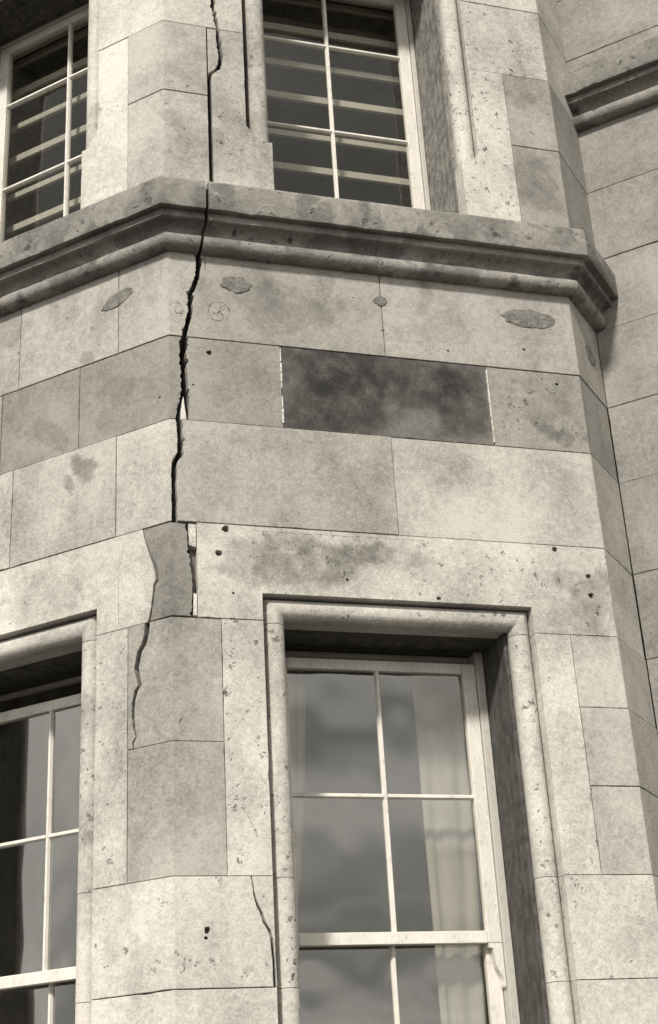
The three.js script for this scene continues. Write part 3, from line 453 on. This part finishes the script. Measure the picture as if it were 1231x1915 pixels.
// ------------------------------------------------------------------ windows: roll mouldings, reveals, sashes, panes
const section = []; { const r = 0.054; section.push([0.108, -0.21], [0.108, -0.085]); for (let k = 1; k < 14; k++) { const a = k / 14 * Math.PI * 1.28; section.push([r + r * Math.cos(a), -0.085 + r * Math.sin(a)]); } section.push([0.010, -0.135], [0.010, -0.21]); }   // [away from the opening, out of the wall]
function sweepRoll(parent, fold, path, o0, tone, m, uv, label) {     // path of the opening edge, walked with the opening on the right-hand side
  const G = new Mesher(), n = path.length, dir = (i) => { const a = path[i], b = path[i + 1], l = Math.hypot(b[0] - a[0], b[1] - a[1]); return [(b[0] - a[0]) / l, (b[1] - a[1]) / l]; };
  const lat = path.map((p, i) => { const d0 = i ? dir(i - 1) : dir(0), d1 = i < n - 1 ? dir(i) : dir(n - 2), a = [-d0[1], d0[0]], b = [-d1[1], d1[0]], k = 1 / (1 + a[0] * b[0] + a[1] * b[1]); return [(a[0] + b[0]) * k, (a[1] + b[1]) * k]; });
  const arc = [0]; for (let k = 1; k < section.length; k++) arc.push(arc[k - 1] + Math.hypot(section[k][0] - section[k - 1][0], section[k][1] - section[k - 1][1]));
  const V = (i, k) => { const [a, o] = section[k], e = 0.245 - arc[k], s = path[i][0] + lat[i][0] * a, y = path[i][1] + lat[i][1] * a, w = 0.0015 * vn(s * 14 + y * 9, y * 14); return { p: fold.map(s, y, o + o0 + w).p, uv: uv(path[i][0] + lat[i][0] * e, path[i][1] + lat[i][1] * e) }; };
  for (let i = 0; i + 1 < n; i++) for (let k = 0; k + 1 < section.length; k++) G.quad(V(i, k), V(i, k + 1), V(i + 1, k + 1), V(i + 1, k), tone);
  for (const f of THREE.ShapeUtils.triangulateShape(section.map((q) => new THREE.Vector2(q[0], q[1])), [])) { G.tri(V(0, f[0]), V(0, f[1]), V(0, f[2]), tone); G.tri(V(n - 1, f[2]), V(n - 1, f[1]), V(n - 1, f[0]), tone); }
  const g = G.geo(); g.deleteAttribute('normal'); put('roll_moulding', toCreasedNormals(g, 0.6), m, parent, label);
}
function slab(fold, s0, s1, y0, y1, o0, o1, r = 0.004) {              // a box standing in the plane of a wall
  const g = new RoundedBoxGeometry(s1 - s0, y1 - y0, o1 - o0, 1, Math.min(r, (s1 - s0) / 3, (y1 - y0) / 3, (o1 - o0) / 3)), a = fold.map((s0 + s1) / 2, (y0 + y1) / 2, (o0 + o1) / 2);
  const uvA = g.attributes.uv, pA = g.attributes.position; for (let i = 0; i < uvA.count; i++) Math.abs(g.attributes.normal.getY(i)) > 0.7 ? uvA.setXY(i, pA.getZ(i) * 1.7 + s0, pA.getX(i) * 1.7 + y0) : uvA.setXY(i, (pA.getX(i) + pA.getZ(i)) * 1.7 + s0, pA.getY(i) * 1.7 + y0);
  g.applyMatrix4(new THREE.Matrix4().makeBasis(new THREE.Vector3(a.n[2], 0, -a.n[0]), new THREE.Vector3(0, 1, 0), new THREE.Vector3(...a.n)).setPosition(...a.p)); return g;
}
const sub = (p, name, g, m, label) => put(name, g, m, p, label);
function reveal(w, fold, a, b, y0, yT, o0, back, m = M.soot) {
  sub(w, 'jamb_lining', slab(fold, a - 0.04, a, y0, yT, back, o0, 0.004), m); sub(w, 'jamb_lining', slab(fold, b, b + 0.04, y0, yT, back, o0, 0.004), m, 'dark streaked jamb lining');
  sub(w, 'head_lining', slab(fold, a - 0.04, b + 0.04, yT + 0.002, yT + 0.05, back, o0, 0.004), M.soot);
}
// a sash: stiles, rails, glazing bars and panes; rows are pane edges from the top down
function sash(w, fold, s0, s1, top, rows, bottom, cs, gl, { stile = 0.071, topRail = 0.055, rail = 0.058, th = 0.045, bar = 0.026, m = M.paint } = {}) {
  const f0 = gl - th * 0.45, f1 = gl + th * 0.55, gA = s0 + stile, gB = s1 - stile;
  sub(w, 'stile', slab(fold, s0, gA, bottom, top, f0, f1), m); sub(w, 'stile', slab(fold, gB, s1, bottom, top, f0, f1), m);
  sub(w, 'top_rail', slab(fold, gA + 0.0005, gB - 0.0005, top - topRail, top, f0, f1 - 0.001), m); sub(w, 'bottom_rail', slab(fold, gA + 0.0005, gB - 0.0005, bottom, bottom + rail, f0, f1 - 0.001), m);
  const edges = [top - topRail, ...rows, bottom + rail];
  const barG = (vert, c, a, b) => {                     // moulded bar: thin fillet in front of the glass, wider behind
    const e = bar / 2, sh = new THREE.Shape([[-e, -0.012], [e, -0.012], [e, 0.004], [e * 0.45, 0.018], [-e * 0.45, 0.018], [-e, 0.004]].map((q) => new THREE.Vector2(...q)));
    const g = new THREE.ExtrudeGeometry(sh, { depth: b - a, bevelEnabled: false }), P = g.attributes.position, N = new THREE.Vector3();
    for (let i = 0; i < P.count; i++) { const x = P.getX(i), o = P.getY(i), l = a + P.getZ(i), q = vert ? fold.map(c + x, l, gl + o).p : fold.map(l, c + x, gl + o).p; P.setXYZ(i, ...q); }
    g.computeVertexNormals(); return g;
  };
  sub(w, 'glazing_bar', barG(true, cs, bottom + rail, top - topRail), m);
  for (const y of rows) { sub(w, 'glazing_bar', barG(false, y, gA, cs - bar * 0.4), m); sub(w, 'glazing_bar', barG(false, y, cs + bar * 0.4, gB), m); }
  for (let r = 0; r + 1 < edges.length; r++) for (const [a, b] of [[gA - 0.004, cs], [cs, gB + 0.004]]) {
    const y1 = edges[r], y0 = edges[r + 1], t = (BR() - 0.5) * 0.022, tt = (BR() - 0.5) * 0.018, g = new THREE.BoxGeometry(b - a - 0.003, y1 - y0 + 0.004, 0.003, 14, 18, 1), p = g.attributes.position, sd = BR() * 50;
    for (let i = 0; i < p.count; i++) p.setZ(i, p.getZ(i) + t * p.getX(i) + tt * p.getY(i) + 0.0008 * vn(p.getX(i) * 7 + sd, p.getY(i) * 6 + sd));
    const q = fold.map((a + b) / 2, (y0 + y1) / 2, gl); g.applyMatrix4(new THREE.Matrix4().makeBasis(new THREE.Vector3(q.n[2], 0, -q.n[0]), new THREE.Vector3(0, 1, 0), new THREE.Vector3(...q.n)).setPosition(...q.p)); g.computeVertexNormals(); sub(w, 'pane', g, M.glass);
  }
}
function horn(w, fold, inner, outer, y, gl) {          // the stile runs on below the meeting rail and is cut to an ogee on its inner side
  const k = Math.sign(outer - inner), wd = Math.abs(outer - inner), pts = [[0, 0], [wd, 0], [wd, -0.20], [wd * 0.93, -0.205]], N = 16;
  for (let i = 0; i <= N; i++) { const t = i / N, e = t * t * (3 - 2 * t); pts.push([wd * (0.86 - 0.62 * e) + 0.004 * Math.sin(t * 9), -0.195 + 0.165 * t]); }
  pts.push([wd * 0.36, -0.026], [wd * 0.02, -0.018]);
  const g = new THREE.ExtrudeGeometry(new THREE.Shape(pts.map((q) => new THREE.Vector2(q[0], q[1]))), { depth: 0.042, bevelEnabled: false }), P = g.attributes.position;
  for (let i = 0; i < P.count; i++) P.setXYZ(i, ...fold.map(inner + k * P.getX(i), y + P.getY(i), gl - 0.018 + P.getZ(i)).p);
  g.computeVertexNormals(); sub(w, 'sash_horn', g, M.paint, 'curved wooden horn under the meeting rail');
}
const GL = -0.45;
function lowerWindow(a, b, cs, top, barY, meet, tone, label) {          // a, b: opening edges
  const w = part('sash_window', label);
  const R = (p, l, t = tone) => sweepRoll(w, low, p, 0, t, M.low, sheetLow.uv, l);
  R([[a, 0.002], [a, 0.029], [b, 0.029], [b, 0.002]], 'roll moulding across the window head');
  for (const [y0, y1] of [[J6, 0], [J7, J6], [-2.2, J7], [-2.72, -2.2]]) { R([[a, y0 + 0.0015], [a, y1 - 0.0015]]); R([[b, y1 - 0.0015], [b, y0 + 0.0015]], null, tone * 1.08); }
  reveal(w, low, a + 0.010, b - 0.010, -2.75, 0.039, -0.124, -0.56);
  const sill = slab(low, a - 0.12, b + 0.12, -2.83, -2.752, -0.56, 0.05, 0.012); sub(w, 'sill', sill, M.cement);
  const fo = 0.045, f0 = a + 0.010, f1 = b - 0.010;
  sub(w, 'frame', slab(low, f0 - 0.03, f0 + 0.016, -2.75, 0.0375, GL - 0.1, GL - 0.012), M.oldPaint); sub(w, 'frame', slab(low, f1 - fo, f1 - 0.002, -2.75, 0.0375, GL - 0.1, GL + 0.038), M.oldPaint, 'grey painted box frame'); sub(w, 'frame', slab(low, f0 + fo + 0.001, f1 - fo - 0.001, 0.014, 0.0375, GL - 0.1, GL - 0.06), M.oldPaint);
  const s0 = f0 + 0.018, s1 = f1 - fo - 0.003;
  sash(w, low, s0, s1, top, [barY], meet, cs, GL);
  horn(w, low, s0 + 0.071, s0 + 0.001, meet - 0.001, GL); horn(w, low, s1 - 0.071, s1 - 0.001, meet - 0.001, GL);
  const lb = -2.74; sash(w, low, s0, s1, meet + 0.05, [(meet + lb) / 2 + 0.03], lb, cs, GL - 0.05, { topRail: 0.045, rail: 0.085, stile: 0.07 });
  return w;
}
lowerWindow(0.563, 1.734, 1.140, -0.028, -0.729, -1.440, 0.98, 'white painted sash window below the large lintel');
lowerWindow(-1.555, -0.575, -1.066, -0.095, -0.800, -1.505, 0.92, 'white painted sash window left of the cracked corner');
const barJ = [0.004, -0.012, 0.006, -0.003, 0.010, -0.006];
function upperWindow(a, b, cs, stop, stopB, label) {
  const w = part('sash_window', label), O = UO - 0.08 + 0.02, T = 4.70;
  const R = (p, t = 1) => sweepRoll(w, up, p, 0.022, t, M.up, sheetUp.uv);
  R([[a, stop], [a, T - 0.12], [b, T - 0.12], [b, stopB]], 0.95);
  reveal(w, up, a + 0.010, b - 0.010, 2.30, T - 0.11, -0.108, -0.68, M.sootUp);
  const fo = 0.030, f0 = a + 0.010, f1 = b - 0.010, g = -0.53, top = T - 0.14;
  sub(w, 'frame', slab(up, f0 + 0.002, f0 + fo, 2.46, T - 0.112, g - 0.1, g + 0.038), M.oldPaint); sub(w, 'frame', slab(up, f1 - fo, f1 - 0.002, 2.46, T - 0.112, g - 0.1, g + 0.038), M.oldPaint, 'grey painted box frame'); sub(w, 'frame', slab(up, f0 + fo + 0.001, f1 - fo - 0.001, top + 0.002, T - 0.112, g - 0.1, g + 0.038), M.oldPaint);
  sash(w, up, f0 + fo + 0.003, f1 - fo - 0.003, top, [4.06, 3.385], 2.478, cs, g);
  sub(w, 'sill', slab(up, a, b, 2.40, 2.475, -0.68, -0.05, 0.01), M.cement);
  for (let k = 0; k < 6; k++) sub(w, 'inner_bar', slab(up, f0 + 0.01, f1 - 0.01, 3.155 + k * 0.275 + barJ[k], 3.203 + k * 0.275 + barJ[k] * 1.5, g - 0.145, g - 0.12, 0.004), M.oldPaint);
  return w;
}
upperWindow(0.603, 1.735, 1.140, 2.80, 2.86, 'barred upper window above the string course');
upperWindow(-1.72, -0.565, -1.10, 2.89, 2.89, 'barred upper window left of the corner');

// ------------------------------------------------------------------ wall core, floors and rooms behind
{
  const core = part('wall_core', 'rough dark rubble core of the walls'), b = (s0, s1, y0, y1, f, o0, o1) => sub(core, 'rubble_core', slab(f, s0, s1, y0, y1, o0, o1, 0.003), M.core);
  const face = (f, sA, sB, y0, y1, wins, o0, o1) => { let s = sA; for (const [a, c, wy0, wy1] of wins) { b(s, a, y0, y1, f, o0, o1); if (wy0 > y0) b(a, c, y0, wy0, f, o0, o1); if (wy1 < y1) b(a, c, wy1, y1, f, o0, o1); s = c; } b(s, sB, y0, y1, f, o0, o1); };
  const A = low.at, U = up.at;
  face(low, 0.10, W - 0.10, -3.98, 2.10, [[0.53, 1.767, -2.75, 0.09]], -0.56, -0.215);
  face(low, -LL + 0.1, -0.10, -3.98, 2.10, [[-1.59, -0.545, -2.75, 0.09]], -0.56, -0.215);
  b(-0.12, -0.095, -3.98, 2.10, low, -0.5, -0.215);
  const post = (x, z, y0, y1, r) => { const g = new THREE.CylinderGeometry(r, r, y1 - y0, 12); g.translate(x, (y0 + y1) / 2 + YB, z); sub(core, 'rubble_core', g, M.core); };
  post(-0.13 * 0.7, -0.42, -3.98, 2.1, 0.19); post(W - 0.0, -0.50, -3.98, 2.1, 0.22); post(-LL * Q + 0.4, -LL * Q - 0.15, -3.98, 2.1, 0.18);
  b(W + 0.1, LR + 0.3, -3.98, 2.10, low, -0.56, -0.215); b(A[0] + 0.01, A[1] - 0.1, -3.98, 5.7, low, -0.56, -0.215);
  face(up, 0.10, UW - 0.10, 2.12, 5.7, [[0.57, 1.768, 2.46, 4.63]], -0.70, -0.215); face(up, -LL + 0.1, -0.10, 2.12, 5.7, [[-1.755, -0.53, 2.46, 4.63]], -0.70, -0.215);
  post(-0.09, -0.40, 2.12, 5.7, 0.19); post(W, -0.46, 2.12, 5.7, 0.22); post(-LL * Q + 0.4, -LL * Q - 0.15, 2.12, 5.7, 0.18); b(UW + 0.1, UR + 0.3, 2.12, 5.7, up, -0.70, -0.215);
  b(0.25, 3.19, -3.98, 5.7, wing, -0.6, -0.215);
  const room = part('room_shell', 'plain dim room walls floors and ceilings behind the windows');
  const bx = (n, x0, x1, y0, y1, z0, z1) => { const g = new THREE.BoxGeometry(x1 - x0, y1 - y0, z1 - z0); g.translate((x0 + x1) / 2, (y0 + y1) / 2 + YB, (z0 + z1) / 2); sub(room, n, g, M.room); };
  bx('back_wall', -1.5, 6.2, -3.98, 5.7, -4.6, -4.3); bx('side_wall', 2.95, 3.15, -3.98, 5.7, -4.29, -0.95);
  const plan = [[-1.45, -4.28], [-1.45, -1.65], [-0.08, -0.35], [2.36, -0.35], [2.75, -0.75], [2.94, -0.95], [2.94, -4.28]], sh = new THREE.Shape(plan.map((q) => new THREE.Vector2(q[0], -q[1])));
  for (const [n, y, t] of [['floor', -3.4, 0.2], ['floor', 1.75, 0.35], ['ceiling', 5.55, 0.3]]) { const g = new THREE.ExtrudeGeometry(sh, { depth: t, bevelEnabled: false }); g.rotateX(-Math.PI / 2); g.translate(0, y + YB, 0); sub(room, n, g, M.room); }
  bx('side_wall', 6.0, 6.2, -3.98, 5.7, -4.29, 1.6);
  const rf = new THREE.Shape([[-1.62, -4.6], [-1.62, -1.52], [-0.04, 0.06], [2.34, 0.06], [2.62, -0.22], [4.9, 2.0], [6.2, 1.6], [6.2, -4.6]].map((q) => new THREE.Vector2(q[0], -q[1])));
  const g = new THREE.ExtrudeGeometry(rf, { depth: 0.12, bevelEnabled: false }); g.rotateX(-Math.PI / 2); g.translate(0, 5.802 + YB, 0); sub(room, 'roof', g, M.cement);
}

// ------------------------------------------------------------------ curtains
function curtain(fold, sTop, sBot, y1, y0, off, waves, amp, label, group) {
  const nx = 60, ny = 24, P = [], UV = [], I = [];
  for (let j = 0; j <= ny; j++) for (let i = 0; i <= nx; i++) {
    const v = j / ny, u = i / nx, e = v * v * (3 - 2 * v), a = sTop[0] + (sBot[0] - sTop[0]) * e, b = sTop[1] + (sBot[1] - sTop[1]) * e, s = a + (b - a) * u + 0.006 * vn(u * 5 + off * 9, v * 6);
    P.push(...fold.map(s, y1 + (y0 - y1) * v, off + amp * (0.35 + 0.65 * v) * Math.sin(u * waves * 6.283 + 3.2 * vn(u * 2.3 + off, v * 1.6)) + 0.9 * amp * vn(u * 5, v * 2.2 + off)).p); UV.push(s * 4, v * 6);
  }
  for (let j = 0; j < ny; j++) for (let i = 0; i < nx; i++) { const k = j * (nx + 1) + i; I.push(k, k + nx + 1, k + 1, k + 1, k + nx + 1, k + nx + 2); }
  const g = new THREE.BufferGeometry(); g.setAttribute('position', new THREE.Float32BufferAttribute(P, 3)); g.setAttribute('uv', new THREE.Float32BufferAttribute(UV, 2)); g.setIndex(I); g.computeVertexNormals();
  const o = put('curtain', g, M.cloth, scene, label); o.userData.category = 'curtain'; if (group) o.userData.group = group; return o;
}
curtain(low, [1.385, 1.67], [1.40, 1.61], 0.0, -2.7, -0.60, 2.6, 0.009, 'pale curtain on the return wall side of the window below the large lintel', 'curtains behind the sashes');
curtain(low, [0.60, 0.80], [0.58, 0.60], 0.0, -2.7, -0.60, 3, 0.012, 'pale curtain on the cracked side of the window below the large lintel', 'curtains behind the sashes');
curtain(up, [-0.98, -0.58], [-1.0, -0.58], 4.6, 2.5, -0.78, 5, 0.016, 'pale curtain in the barred window left of the corner', 'curtains behind the sashes');

renderer.render(scene, camera);
